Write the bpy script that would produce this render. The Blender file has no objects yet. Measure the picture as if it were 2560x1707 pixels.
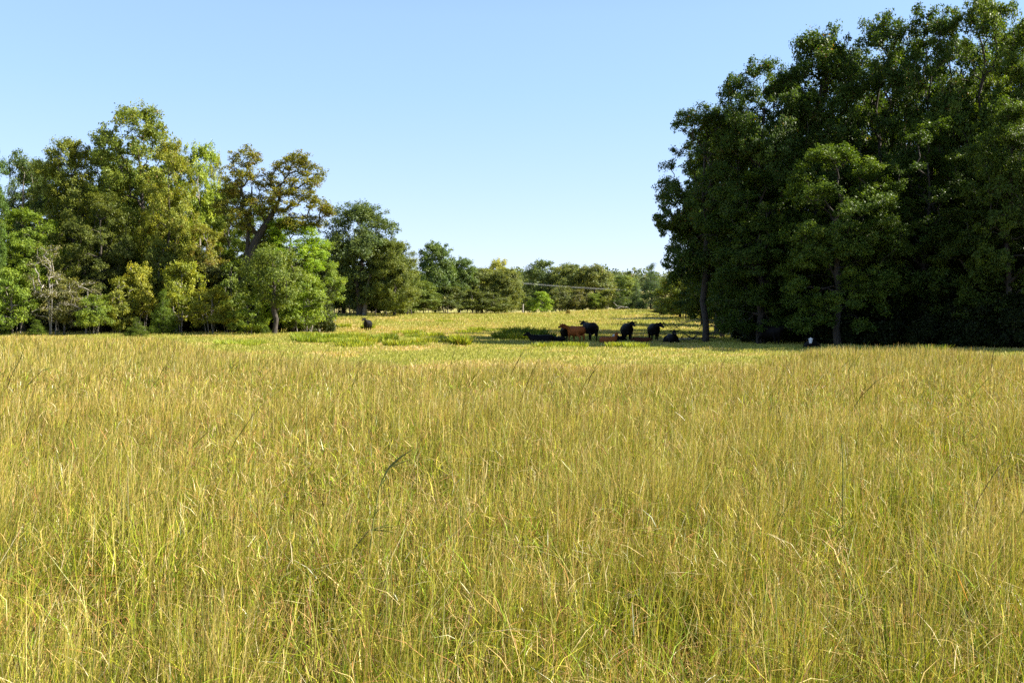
import bpy, math, random
import numpy as np
from mathutils import Vector, Matrix

# ------------------------------------------------------------------ camera, light, exposure
S = bpy.context.scene
C = S.collection
F = 2489.0                       # focal length in pixels of the 2560 px wide photograph
EYE = 1.7
HZ = 800.0                       # image row of the horizon
cam_d = bpy.data.cameras.new('camera')
cam_d.sensor_width = 36; cam_d.lens = 36 * F / 2560
cam_d.clip_start = 0.05; cam_d.clip_end = 6000
cam = bpy.data.objects.new('camera', cam_d); C.objects.link(cam)
cam.location = (0, 0, EYE)
cam.rotation_euler = (math.radians(90) - math.atan((853.5 - HZ) / F), 0, 0)
S.camera = cam

SUN_EL = math.radians(37)
SUN_AZ = math.radians(90)        # clockwise from +Y
w = bpy.data.worlds.new('World'); S.world = w; w.use_nodes = True
nt = w.node_tree
bg = nt.nodes['Background']; sky = nt.nodes.new('ShaderNodeTexSky')
sky.sky_type = 'NISHITA'; sky.sun_disc = False
sky.sun_elevation = SUN_EL; sky.sun_rotation = SUN_AZ
sky.altitude = 0; sky.air_density = 1.0; sky.dust_density = 0.0; sky.ozone_density = 3.0
gm = nt.nodes.new('ShaderNodeGamma'); gm.inputs[1].default_value = .50            # soften the step from horizon to zenith
tn = nt.nodes.new('ShaderNodeMix'); tn.data_type = 'RGBA'; tn.blend_type = 'MULTIPLY'; tn.inputs[0].default_value = 1
tn.inputs[7].default_value = (.83, 1.01, 1.28, 1)
nt.links.new(sky.outputs[0], gm.inputs[0]); nt.links.new(gm.outputs[0], tn.inputs[6]); 
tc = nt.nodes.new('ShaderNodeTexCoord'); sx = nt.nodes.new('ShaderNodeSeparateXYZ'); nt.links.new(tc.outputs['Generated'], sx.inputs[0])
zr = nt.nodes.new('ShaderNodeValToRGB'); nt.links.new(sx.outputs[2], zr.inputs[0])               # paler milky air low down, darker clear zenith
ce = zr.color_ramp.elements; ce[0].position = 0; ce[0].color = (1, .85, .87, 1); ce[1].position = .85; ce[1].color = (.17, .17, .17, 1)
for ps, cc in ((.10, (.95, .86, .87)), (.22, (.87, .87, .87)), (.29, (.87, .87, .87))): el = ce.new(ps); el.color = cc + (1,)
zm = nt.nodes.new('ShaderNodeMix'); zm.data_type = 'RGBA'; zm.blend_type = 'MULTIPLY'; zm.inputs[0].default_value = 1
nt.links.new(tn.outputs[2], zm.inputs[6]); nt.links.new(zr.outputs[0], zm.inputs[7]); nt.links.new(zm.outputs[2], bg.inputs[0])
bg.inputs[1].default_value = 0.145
sd = bpy.data.lights.new('sun', 'SUN'); sd.energy = 4.9; sd.angle = math.radians(0.5); sd.color = (1, 0.935, 0.81)
so = bpy.data.objects.new('sun', sd); C.objects.link(so)
dirs = Vector((math.sin(SUN_AZ) * math.cos(SUN_EL), math.cos(SUN_AZ) * math.cos(SUN_EL), math.sin(SUN_EL)))
so.rotation_euler = dirs.to_track_quat('Z', 'Y').to_euler(); so.location = (60, 0, 80)
S.view_settings.view_transform = 'Standard'; S.view_settings.look = 'None'
S.view_settings.gamma = 1; S.view_settings.exposure = 1.75
S.render.engine = 'CYCLES'
S.cycles.max_bounces = 5; S.cycles.diffuse_bounces = 2; S.cycles.transmission_bounces = 3
S.cycles.glossy_bounces = 1; S.cycles.volume_bounces = 0
S.cycles.use_denoising = False
S.cycles.sample_clamp_indirect = 4

# ------------------------------------------------------------------ helpers
def sm(t):
    t = np.clip(t, 0, 1); return t * t * (3 - 2 * t)

_PY = np.array([-200, 40, 60, 73, 90, 112, 130, 160, 178, 195, 230, 300, 400, 460, 600, 800, 1000, 4000.])
_PZ = np.array([0, 0, .03, .10, .38, .36, .95, 2.25, 2.75, 2.6, 2.2, 4, 11, 13, 20, 28, 32, 34.])
def ground(x, y):
    x = np.asarray(x, float); y = np.asarray(y, float)
    z = np.interp(y, _PY, _PZ)
    z = z + .8 * sm((x - 4) / 16) * sm((y - 150) / 45) * (1 - sm((y - 215) / 60))
    z = z + 0.10 * np.sin(x * .11 + 1) * np.sin(y * .07) * sm((y - 50) / 30)
    z = z - 5.0 * sm((x - 40) / 120) * sm((y - 480) / 250)          # the far hill sinks to the right
    return z
def gz(x, y): return float(ground(x, y))
def at(px, D):                   # where a photo column lies at distance D
    return (px - 1280) / F * D, D
def tag(o, label=None, cat=None, group=None, kind=None):
    if label: o['label'] = label
    if cat: o['category'] = cat
    if group: o['group'] = group
    if kind: o['kind'] = kind
    return o
def mesh_np(name, v, q, attrs=None, mat=None, smooth=False):
    """v (N,3), q (M,k) faces all with k corners"""
    me = bpy.data.meshes.new(name)
    v = np.ascontiguousarray(v, np.float32); q = np.ascontiguousarray(q, np.int32)
    me.vertices.add(len(v)); me.vertices.foreach_set('co', v.ravel())
    k = q.shape[1]
    me.loops.add(q.size); me.loops.foreach_set('vertex_index', q.ravel())
    me.polygons.add(len(q))
    me.polygons.foreach_set('loop_start', np.arange(0, q.size, k, dtype=np.int32))
    if smooth: me.polygons.foreach_set('use_smooth', np.ones(len(q), bool))
    for an, (ty, dom, arr) in (attrs or {}).items():
        a = me.attributes.new(an, ty, dom)
        a.data.foreach_set('color' if 'COLOR' in ty else 'value', np.ascontiguousarray(arr, np.float32).ravel())
    me.update()
    if mat: me.materials.append(mat)
    return me
def link(name, me, parent=None, loc=None):
    o = bpy.data.objects.new(name, me); C.objects.link(o)
    if parent: o.parent = parent
    if loc is not None: o.location = loc
    return o
def empty(name, loc, rz=0):
    o = bpy.data.objects.new(name, None); C.objects.link(o)
    o.location = loc; o.rotation_euler = (0, 0, rz); o.empty_display_size = .5
    return o

class NT:
    def __init__(s, name):
        s.m = bpy.data.materials.new(name); s.m.use_nodes = True
        s.t = s.m.node_tree; s.t.nodes.clear(); s.out = s.t.nodes.new('ShaderNodeOutputMaterial')
    def n(s, ty, props=None, **ins):
        nd = s.t.nodes.new(ty)
        for k, v in (props or {}).items(): setattr(nd, k, v)
        for k, v in ins.items():
            k = k.replace('_', ' ') if not k.startswith('i') or not k[1:].isdigit() else int(k[1:])
            if isinstance(v, bpy.types.NodeSocket): s.t.links.new(v, nd.inputs[k])
            else: nd.inputs[k].default_value = v
        return nd
    def mixc(s, f, a, b, mode='MIX'):
        nd = s.n('ShaderNodeMix', dict(data_type='RGBA', blend_type=mode))
        for i, v in ((0, f), (6, a), (7, b)):
            if isinstance(v, bpy.types.NodeSocket): s.t.links.new(v, nd.inputs[i])
            else: nd.inputs[i].default_value = v if i == 0 else (tuple(v) + (1,) if len(v) == 3 else v)
        return nd.outputs[2]
    def math(s, op, a, b=0.0, clamp=False):
        nd = s.n('ShaderNodeMath', dict(operation=op, use_clamp=clamp))
        for i, v in ((0, a), (1, b)):
            if isinstance(v, bpy.types.NodeSocket): s.t.links.new(v, nd.inputs[i])
            else: nd.inputs[i].default_value = v
        return nd.outputs[0]
    def ramp(s, f, stops):
        nd = s.n('ShaderNodeValToRGB'); s.t.links.new(f, nd.inputs[0])
        e = nd.color_ramp.elements
        e[0].position, e[0].color = stops[0][0], tuple(stops[0][1]) + (1,)
        e[1].position, e[1].color = stops[-1][0], tuple(stops[-1][1]) + (1,)
        for p, c in stops[1:-1]:
            x = e.new(p); x.color = tuple(c) + (1,)
        return nd.outputs[0]
    def done(s, sh):
        s.t.links.new(sh, s.out.inputs[0]); return s.m

def foliage_mat():
    """leaf colour = the object's colour; leaves and sprays differ; alpha = share of sprays turned rusty"""
    k = NT('foliage')
    oi = k.n('ShaderNodeObjectInfo')
    v = k.n('ShaderNodeAttribute', dict(attribute_name='leaf')).outputs['Fac']
    c = k.n('ShaderNodeAttribute', dict(attribute_name='spray')).outputs['Fac']
    base = oi.outputs['Color']
    dark = k.mixc(1.0, base, (.62, .68, .75), 'MULTIPLY')
    lite = k.mixc(1.0, base, (1.55, 1.4, 1.05), 'MULTIPLY')
    col = k.mixc(v, dark, lite)
    col = k.mixc(k.math('MULTIPLY', k.math('POWER', c, 2.5), .55), col, k.mixc(1.0, base, (2.2, 1.7, .8), 'MULTIPLY'))
    rusty = k.math('LESS_THAN', k.math('FRACT', k.math('ADD', k.math('MULTIPLY', c, 7.3), k.math('MULTIPLY', v, .35))), oi.outputs['Alpha'])
    col = k.mixc(k.math('MULTIPLY', rusty, .8), col, (.21, .105, .03))
    p = k.n('ShaderNodeBsdfPrincipled', Base_Color=col, Roughness=.5)
    p.inputs['Specular IOR Level'].default_value = .22
    tr = k.n('ShaderNodeBsdfTranslucent', Color=k.mixc(1.0, col, (1.5, 1.5, .55), 'MULTIPLY'))
    mx = k.n('ShaderNodeMixShader', i0=.32, i1=p.outputs[0], i2=tr.outputs[0])
    return k.done(mx.outputs[0])
def grass_mat():
    k = NT('grass_blade')
    col = k.n('ShaderNodeAttribute', dict(attribute_name='col')).outputs['Color']
    p = k.n('ShaderNodeBsdfPrincipled', Base_Color=col, Roughness=.6)
    p.inputs['Specular IOR Level'].default_value = .25
    tr = k.n('ShaderNodeBsdfTranslucent', Color=k.mixc(1.0, col, (1.1, 1.1, .7), 'MULTIPLY'))
    mx = k.n('ShaderNodeMixShader', i0=.30, i1=p.outputs[0], i2=tr.outputs[0])
    return k.done(mx.outputs[0])
def bark_mat(name, a, b, sc=9):
    k = NT(name)
    co = k.n('ShaderNodeTexCoord').outputs['Object']
    mp = k.n('ShaderNodeMapping', Vector=co, Scale=(sc, sc, sc * .25))
    n = k.n('ShaderNodeTexNoise', Vector=mp.outputs[0], Scale=1.5, Detail=5.0)
    col = k.ramp(n.outputs[0], [(.35, a), (.65, b)])
    bp = k.n('ShaderNodeBump', Strength=.7, Distance=.04, Height=n.outputs[0])
    p = k.n('ShaderNodeBsdfPrincipled', Base_Color=col, Roughness=.9, Normal=bp.outputs[0])
    return k.done(p.outputs[0])
def ground_mat():
    k = NT('meadow_soil')
    co = k.n('ShaderNodeNewGeometry').outputs['Position']
    n1 = k.n('ShaderNodeTexNoise', Vector=co, Scale=.09, Detail=6.0, Roughness=.65)
    n2 = k.n('ShaderNodeTexNoise', Vector=co, Scale=6.0, Detail=5.0, Roughness=.7)
    a = k.ramp(n2.outputs[0], [(.3, (.20, .16, .07)), (.55, (.34, .28, .12)), (.75, (.42, .36, .17))])
    b = k.ramp(n2.outputs[0], [(.3, (.22, .23, .05)), (.7, (.38, .37, .11))])
    col = k.mixc(k.ramp(n1.outputs[0], [(.4, (0, 0, 0)), (.6, (1, 1, 1))]), a, b)
    yy = k.n('ShaderNodeSeparateXYZ', Vector=co).outputs[1]
    mr = k.n('ShaderNodeMapRange', Value=yy); mr.inputs[1].default_value = 24; mr.inputs[2].default_value = 44
    litter = k.ramp(n2.outputs[0], [(.3, (.035, .022, .012)), (.55, (.10, .065, .035)), (.75, (.24, .17, .10))])
    col = k.mixc(mr.outputs[0], litter, col)                         # dark rotting litter under the tall stand
    p = k.n('ShaderNodeBsdfPrincipled', Base_Color=col, Roughness=1.0)
    p.inputs['Specular IOR Level'].default_value = .1
    return k.done(p.outputs[0])
def plain_mat(name, a, b=None, rough=.8, sc=8, metal=0):
    k = NT(name)
    co = k.n('ShaderNodeTexCoord').outputs['Object']
    n = k.n('ShaderNodeTexNoise', Vector=co, Scale=float(sc), Detail=4.0)
    col = k.ramp(n.outputs[0], [(.3, a), (.7, b or a)])
    p = k.n('ShaderNodeBsdfPrincipled', Base_Color=col, Roughness=rough, Metallic=metal)
    return k.done(p.outputs[0])
def hide_mat():
    k = NT('cow_hide')
    col = k.n('ShaderNodeAttribute', dict(attribute_name='col')).outputs['Color']
    co = k.n('ShaderNodeTexCoord').outputs['Object']
    n = k.n('ShaderNodeTexNoise', Vector=co, Scale=14.0, Detail=5.0)
    c2 = k.mixc(n.outputs[0], k.mixc(1.0, col, (.7, .7, .7), 'MULTIPLY'), k.mixc(1.0, col, (1.3, 1.3, 1.3), 'MULTIPLY'))
    bp = k.n('ShaderNodeBump', Strength=.3, Distance=.01, Height=n.outputs[0])
    p = k.n('ShaderNodeBsdfPrincipled', Base_Color=c2, Roughness=.65, Normal=bp.outputs[0])
    p.inputs['Specular IOR Level'].default_value = .12
    return k.done(p.outputs[0])

M_LEAF = foliage_mat(); M_GRASS = grass_mat(); M_SOIL = ground_mat()
M_BARK = bark_mat('dark_bark', (.02, .016, .012), (.07, .057, .045))
M_BARKP = bark_mat('pale_bark', (.10, .085, .07), (.27, .24, .20))
M_DEAD = bark_mat('bleached_wood', (.16, .14, .12), (.38, .35, .31), 20)
M_HIDE = hide_mat()
M_WIRE = plain_mat('wire_metal', (.42, .43, .42), (.55, .55, .54), .7, 3, 0)
M_SAND = plain_mat('sandy_soil', (.36, .27, .17), (.5, .40, .27), 1.0, 3)

# ------------------------------------------------------------------ ground
def build_ground():
    xs = np.concatenate([np.linspace(-1000, -260, 16), np.linspace(-240, 240, 241), np.linspace(260, 1000, 16)])
    ys = np.concatenate([np.linspace(-200, -15, 10), np.linspace(-10, 260, 181), np.linspace(266, 1050, 90), np.linspace(1080, 1300, 8)])
    X, Y = np.meshgrid(xs, ys)
    Z = ground(X, Y)
    v = np.stack([X, Y, Z], -1).reshape(-1, 3)
    nx = len(xs); i = (np.arange(len(ys) - 1)[:, None] * nx + np.arange(nx - 1)[None]).ravel()
    q = np.stack([i, i + 1, i + nx + 1, i + nx], 1)
    o = link('meadow_ground', mesh_np('meadow_ground', v, q, mat=M_SOIL, smooth=True))
    tag(o, 'gently rising pasture soil under the grass', kind='structure')
build_ground()

# ------------------------------------------------------------------ value noise for patches
def vnoise(x, y, scale, seed=0):
    r = np.random.default_rng(seed).random((64, 64))
    u = x / scale + 1000; v = y / scale + 1000
    i = np.floor(u).astype(int); j = np.floor(v).astype(int)
    fu = sm(u - i); fv = sm(v - j)
    g = lambda a, b: r[a % 64, b % 64]
    return (g(i, j) * (1 - fu) + g(i + 1, j) * fu) * (1 - fv) + (g(i, j + 1) * (1 - fu) + g(i + 1, j + 1) * fu) * fv

# ------------------------------------------------------------------ grass
def blade_arrays(rng, x, y, h, wd, lean_dir, lean, curve, c_root, c_mid, c_tip, segs, face_cam=.0, zoff=0):
    """curved tapering blades as quad strips"""
    n = len(x); L = segs + 1
    t = np.linspace(0, 1, L)[None, :]
    z0 = ground(x, y)[:, None] - .01 + (zoff[:, None] if isinstance(zoff, np.ndarray) else 0)
    out = h[:, None] * (np.sin(lean)[:, None] * t + curve[:, None] * t ** 2.6)
    zz = z0 + h[:, None] * (np.cos(lean)[:, None] * t - .38 * np.abs(curve)[:, None] * t ** 3)
    cx = x[:, None] + np.cos(lean_dir)[:, None] * out
    cy = y[:, None] + np.sin(lean_dir)[:, None] * out
    wa = rng.uniform(0, math.pi, n)
    if face_cam: wa = rng.normal(0, 1 - face_cam, n)
    prof = np.interp(t[0], [0, .5, .85, 1], [.75, 1, .7, .18])[None, :] * wd[:, None] * .5
    ox = np.cos(wa)[:, None] * prof; oy = np.sin(wa)[:, None] * prof
    V = np.empty((n, L, 2, 3), np.float32)
    V[:, :, 0, 0] = cx - ox; V[:, :, 0, 1] = cy - oy; V[:, :, 0, 2] = zz
    V[:, :, 1, 0] = cx + ox; V[:, :, 1, 1] = cy + oy; V[:, :, 1, 2] = zz
    base = (np.arange(n) * L * 2)[:, None] + (np.arange(segs) * 2)[None, :]
    Q = np.stack([base, base + 1, base + 3, base + 2], -1).reshape(-1, 4)
    tc = t[..., None]
    a = np.clip(tc * 2, 0, 1); b = np.clip(tc * 2 - 1, 0, 1)
    col = (c_root[:, None] * (1 - a) + c_mid[:, None] * a) * (1 - b) + c_tip[:, None] * b
    col = np.repeat(col[:, :, None, :], 2, 2)
    col = np.concatenate([col, np.ones(col.shape[:-1] + (1,))], -1).astype(np.float32)
    return V.reshape(-1, 3), Q, col.reshape(-1, 4)
def join(parts):
    vs, qs, cs = [], [], []; o = 0
    for v, q, c in parts:
        vs.append(v); qs.append(q + o); cs.append(c); o += len(v)
    return np.concatenate(vs), np.concatenate(qs), np.concatenate(cs)
def pick(rng, n, pal, wts, jit=.28):
    pal = np.array(pal); wts = np.array((list(wts) + [.7] * len(pal))[:len(pal)], float); wts /= wts.sum()
    c = pal[rng.choice(len(pal), n, p=wts)]
    return np.clip(c * rng.normal(1, jit, (n, 1)), .01, .9)

_EU = np.array([-.6, -.51, -.36, -.26, -.1, .1, .25, .31, .42, .52, .6])
_EY = np.array([66, 66, 60, 37, 28, 28, 32, 40, 42, 33, 32.])
def edge(x, y):                  # far edge of the tall grass, as a distance along each line of sight
    return np.interp(x / np.maximum(y, 1), _EU, _EY) + 9 * (vnoise(x, y, 7, 3) - .5) + 4 * (vnoise(x, y, 2.2, 4) - .5)
def scatter(rng, a, b, dens, half=.62, pad=1.2):
    A = half * (b * b - a * a) + 2 * pad * (b - a)
    n = int(A * dens)
    y = np.sqrt(rng.uniform(a * a, b * b, n)); x = rng.uniform(-1, 1, n) * (half * y + pad)
    return x, y

GREEN = [(.31, .34, .020), (.21, .32, .016), (.44, .405, .040), (.09, .15, .011)]
STRAW = [(.56, .41, .14), (.66, .50, .23), (.45, .31, .09), (.80, .67, .40)]
RUST = [(.36, .17, .05), (.26, .11, .04), (.44, .24, .10), (.18, .09, .035)]
OLIVE = [(.25, .19, .035), (.34, .26, .055), (.15, .11, .022)]
def tall_grass():
    rng = np.random.default_rng(5)
    parts = []
    for a, b, dens, segs in ((2.6, 7, 3700, 4), (7, 13, 2400, 3), (13, 24, 1050, 3), (24, 40, 430, 2), (40, 66, 170, 2)):
        x, y = scatter(rng, a, b, dens)
        tint = rng.random(len(x))
        if b < 30:                                                        # most blades grow in tussocks of one colour
            tx, ty = scatter(rng, a, b, 16); ti = rng.integers(0, len(tx), len(x)); tv = rng.random(len(tx))
            tuss = rng.random(len(x)) < .62
            x = np.where(tuss, tx[ti] + rng.normal(0, .055, len(x)), x); y = np.where(tuss, ty[ti] + rng.normal(0, .055, len(x)), y)
            tint = np.where(tuss, tv[ti] * .8 + tint * .2, tint)
        keep = (y < edge(x, y))
        bare = vnoise(x, y, .55, 11) * .6 + vnoise(x, y, .22, 12) * .4      # thin spots between the tufts
        hole = vnoise(x, y, .95, 13) * vnoise(x, y, .4, 14)
        keep &= (rng.random(len(x)) < np.clip((bare - .24) * 4.2, .08, 1) * np.clip((hole - .045) * 14, .10, 1))
        x, y, tint = x[keep], y[keep], tint[keep]; n = len(x)
        d = np.hypot(x, y)
        kind = rng.random(n)
        tb = (.56 + .68 * tint)[:, None]; green = (tint[:, None] < .5 - .22 * sm((d - 8) / 20)[:, None])
        zone = vnoise(x, y, 4.5, 21); zone2 = vnoise(x, y, 13, 22)
        wmin = np.interp(d, [3, 8, 15, 30, 60], [.0028, .0045, .0078, .015, .030])
        far = sm((d - 6) / 14)
        hs = .69 * (1 - .28 * sm((y - edge(x, y) + 9) / 9)) + .14 * (vnoise(x, y, 2.2, 23) - .5) + .26 * (vnoise(x, y, .7, 24) - .5)
        lean_dir = rng.normal(.1, 1.5, n)                                # most lean to the right
        # stems with seed heads
        s = kind < .36
        k = s.sum(); g = rng.random(k)
        root = pick(rng, k, GREEN + RUST[:2], [3, 3, 2, 2.5, .8, .8])
        mid = pick(rng, k, GREEN + OLIVE, [3, 1.5, 3, .7, 1, 2, .5])
        tipt = pick(rng, k, STRAW + OLIVE + RUST[2:3] + GREEN[:1], [2.5, 1.6, 2, .7, 1.4, 2, .7, 1.2])
        brown = (zone2[s] * .5 + zone[s] * .5 + .12 * far[s] > rng.uniform(.4, .95, k))
        tipt = np.where(brown[:, None], tipt * [.96, .86, .82], tipt)
        tipt = np.where(green[s], mid * [.95, 1.0, .9] * .5 + tipt * .5, tipt)
        root, mid, tipt = root * tb[s] * .8, mid * tb[s] * .9, tipt * tb[s]
        parts.append(blade_arrays(rng, x[s], y[s], hs[s] * rng.uniform(.72, 1.18, k), wmin[s] * rng.uniform(.7, 1.1, k),
                                  lean_dir[s], rng.gamma(1.4, .075, k), rng.uniform(0, .55, k) ** 1.6,
                                  root, mid, tipt, segs))
        # leaves
        s = (kind >= .36) & (kind < .68); k = s.sum()
        root = pick(rng, k, GREEN + STRAW[:1], [3, 3, 2, 2, 1])
        mid = pick(rng, k, GREEN, [4, 3, 2, 1.2])
        tipt = pick(rng, k, GREEN + STRAW, [3, 1, 2.5, .5, 1.5, .8, 1, .4])
        tipt = np.where(green[s], mid, tipt)
        root, mid, tipt = root * tb[s] * .8, mid * tb[s] * .95, tipt * tb[s]
        parts.append(blade_arrays(rng, x[s], y[s], hs[s] * rng.uniform(.45, .95, k), wmin[s] * rng.uniform(1.1, 1.8, k),
                                  lean_dir[s] + rng.normal(0, .8, k), rng.gamma(2, .09, k), rng.uniform(-.1, .6, k),
                                  root, mid, tipt, segs))
        # dry litter and short blades low in the stand
        s = kind >= .68
        if b > 30: s &= rng.random(n) < .5
        k = s.sum()
        root = pick(rng, k, STRAW + RUST, [1.6, 1.8, 1.4, .7, 2.2, 2, 2.2, 1.8], .35)
        parts.append(blade_arrays(rng, x[s], y[s], hs[s] * rng.uniform(.15, .72, k), wmin[s] * rng.uniform(.9, 1.6, k),
                                  rng.uniform(0, 6.28, k), rng.uniform(.1, 1.15, k), rng.uniform(-.3, .8, k),
                                  root, root * 1.08, root * 1.15, max(2, segs - 1)))
        # broken leaf bits and side leaves tangled at every height
        if b < 30:
            x, y = scatter(rng, a, b, dens * .55); kp = vnoise(x, y, .55, 11) * .6 + vnoise(x, y, .22, 12) * .4 > .3; x, y = x[kp], y[kp]; k = len(x); d = y
            c = pick(rng, k, STRAW + GREEN + RUST, [1.6, 1.4, 1.6, 1.0, 2.4, 2, 1.6, 1, 1, .8, 1, .8], .35)
            parts.append(blade_arrays(rng, x, y, rng.uniform(.05, .17, k), np.interp(d, [3, 8, 15, 30], [.0032, .005, .008, .014]),
                                      rng.uniform(0, 6.28, k), rng.uniform(.1, 1.7, k), rng.uniform(-.6, .9, k), c, c, c, 2, zoff=rng.beta(1.6, 1.8, k) * .62))
    # scattered brighter broken straws and leaning stalks in the stand
    x, y = scatter(rng, 4, 24, .25); n = len(x)
    st = pick(rng, n, STRAW, [1, 2, 1, 3])
    parts.append(blade_arrays(rng, x, y, rng.uniform(.7, 1.1, n), np.interp(y, [3, 30], [.007, .02]), rng.normal(0, 1.5, n),
                              rng.uniform(.1, .6, n), rng.uniform(.2, .9, n), st, st, st, 4))
    x, y = scatter(rng, 4, 26, .35); n = len(x)
    st = pick(rng, n, OLIVE + GREEN[3:], [1, .6, 1.4, 1.2]) * .62
    parts.append(blade_arrays(rng, x, y, rng.uniform(.95, 1.35, n), np.interp(y, [3, 30], [.008, .022]), rng.normal(0, .5, n),
                              rng.uniform(.05, .4, n), rng.uniform(.1, .7, n), st * [1, 1.3, 1], st, st, 5))
    v, q, c = join(parts)
    print('tall grass quads', len(q))
    o = link('tall_grass', mesh_np('tall_grass', v, q, {'col': ('FLOAT_COLOR', 'POINT', c)}, M_GRASS))
    tag(o, 'tall yellow green and straw meadow grass filling the foreground', kind='stuff')

BARE = [(1713, 79, 2.4, 3.0), (1605, 150, 5.5, 3.0)]              # sandy bare spots: column, distance, half sizes
def pasture_grass():
    rng = np.random.default_rng(8)
    parts = []
    for a, b, dens, segs in ((28, 48, 200, 2), (48, 75, 125, 2), (75, 120, 55, 1), (120, 235, 22, 1)):
        x, y = scatter(rng, a, b, dens, .6, 4)
        keep = y > edge(x, y) - 2
        for px, D, rx, ry in BARE:
            bx, by = at(px, D); keep &= ((x - bx) / rx) ** 2 + ((y - by) / ry) ** 2 > rng.uniform(.6, 1.2, len(x))
        x, y = x[keep], y[keep]; n = len(x); d = y
        pz = vnoise(x, y, 9, 31) * .5 + vnoise(x, y, 2.6, 32) * .5
        tuft = vnoise(x, y, 1.3, 33)
        h = .08 + .20 * tuft ** 2 + .14 * pz
        h *= np.interp(d, [30, 60, 75, 90, 140, 240], [.9, .9, .9, 1.0, 1.35, 1.7])
        h *= rng.uniform(.6, 1.3, n)
        wd = np.interp(d, [30, 60, 120, 235], [.022, .036, .075, .16]) * rng.uniform(.7, 1.3, n)
        gr = (pz + rng.normal(0, .1, n)) > .40
        pal1 = pick(rng, n, STRAW + GREEN[2:3], [3, 3, 1.2, 1.0, 2.2], .12)
        pal2 = pick(rng, n, [(.30, .33, .05), (.42, .41, .09), (.22, .26, .035), (.50, .47, .15)], [2, 3.4, .8, 2], .14)
        c = np.where(gr[:, None], pal2, pal1)
        parts.append(blade_arrays(rng, x, y, h, wd, rng.normal(0, 1.6, n), rng.gamma(2, .12, n), rng.uniform(0, .4, n),
                                  c * .85, c, c * [1.05, 1.02, .95], segs, .45))
    v, q, c = join(parts)
    print('pasture quads', len(q))
    o = link('pasture_grass', mesh_np('pasture_grass', v, q, {'col': ('FLOAT_COLOR', 'POINT', c)}, M_GRASS))
    tag(o, 'short pale grazed grass of the middle and far pasture', kind='stuff')
tall_grass(); pasture_grass()

def bare_patch(px, D, rx, ry, label):
    bx, by = at(px, D); rng = np.random.default_rng(int(px))
    n = 28; v = [(bx, by, gz(bx, by) + .03)]
    for k in range(n):
        a = k / n * 6.283; r = rng.uniform(.8, 1.15)
        x, y = bx + math.cos(a) * rx * r, by + math.sin(a) * ry * r
        v.append((x, y, gz(x, y) + .012))
    me = bpy.data.meshes.new('sandy_patch'); me.from_pydata(v, [], [(0, 1 + k, 1 + (k + 1) % n) for k in range(n)])
    me.materials.append(M_SAND)
    tag(link('sandy_patch', me), label, kind='structure')
bare_patch(*BARE[0], 'bare sandy patch under the fallen branches'); bare_patch(*BARE[1], 'pale worn strip across the far pasture')

# ------------------------------------------------------------------ trees
def tubes(P0, P1, R0, R1, sides=5):
    P0, P1 = np.asarray(P0, float), np.asarray(P1, float)
    d = P1 - P0; L = np.linalg.norm(d, axis=1, keepdims=True) + 1e-9; d = d / L
    up = np.where(np.abs(d[:, 2:3]) > .9, [[1., 0, 0]], [[0, 0, 1.]])
    u = np.cross(d, up); u /= np.linalg.norm(u, axis=1, keepdims=True) + 1e-9
    v = np.cross(d, u)
    a = np.arange(sides) / sides * 2 * math.pi
    ring = np.cos(a)[None, :, None] * u[:, None] + np.sin(a)[None, :, None] * v[:, None]
    R0 = np.asarray(R0)[:, None, None]; R1 = np.asarray(R1)[:, None, None]
    ext = np.minimum(R1[:, 0] * .5, L * .3)
    A = P0[:, None] + ring * R0; B = (P1 + d * ext)[:, None] + ring * R1
    V = np.concatenate([A, B], 1).reshape(-1, 3)
    n = len(P0); k = np.arange(sides)
    b = (np.arange(n) * 2 * sides)[:, None]
    Q = np.stack([b + k, b + (k + 1) % sides, b + sides + (k + 1) % sides, b + sides + k], -1).reshape(-1, 4)
    return V, Q

def skeleton(rng, trunk, tips, trunk_r, tip_r=.012, droop=1.0):
    """join every tip to the nearest suitable node, pipe-model radii"""
    nodes = [np.array(p, float) for p in trunk]; parent = [-1] + list(range(len(trunk) - 1))
    P = np.zeros((len(trunk) + 3 * len(tips) + 4, 3)); P[:len(nodes)] = nodes; N = len(nodes)
    plen = np.zeros(len(P))
    for i in range(1, N): plen[i] = plen[i - 1] + np.linalg.norm(P[i] - P[i - 1])
    axis = P[min(N - 1, int(N * .6))]
    order = np.argsort(np.linalg.norm(tips - axis, axis=1))
    ends = []
    lowest = max(1, int(len(trunk) * .25))
    for t in tips[order]:
        dv = t - P[lowest:N]; dist = np.linalg.norm(dv, axis=1)
        cost = dist + .22 * plen[lowest:N] + droop * np.maximum(0, P[lowest:N, 2] - t[2])
        j = int(np.argmin(cost)) + lowest
        prev = j; seg = np.linalg.norm(t - P[j]); m = 1 if seg < .8 else 2
        for s in range(1, m + 1):
            f = s / (m + 1)
            q = P[j] * (1 - f) + t * f + rng.normal(0, .07 * seg, 3) + [0, 0, .08 * seg * math.sin(f * 3.14)]
            P[N] = q; parent.append(prev); plen[N] = plen[prev] + seg / (m + 1); prev = N; N += 1
        P[N] = t; parent.append(prev); plen[N] = plen[prev] + seg / (m + 1); ends.append(N); N += 1
    P = P[:N]; parent = np.array(parent)
    r = np.zeros(N); r[ends] = tip_r ** 2.2
    for i in range(N - 1, 0, -1):
        if r[i] == 0: r[i] = tip_r ** 2.2
        r[parent[i]] += r[i]
    r = r ** (1 / 2.2)
    r *= 1 + (trunk_r / r[0] - 1) * sm((r - tip_r) / (r[0] - tip_r + 1e-9)) if r[0] > 0 else 1
    r = np.maximum(r, tip_r)
    r[0] *= 1.25
    return P, parent, r

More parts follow.
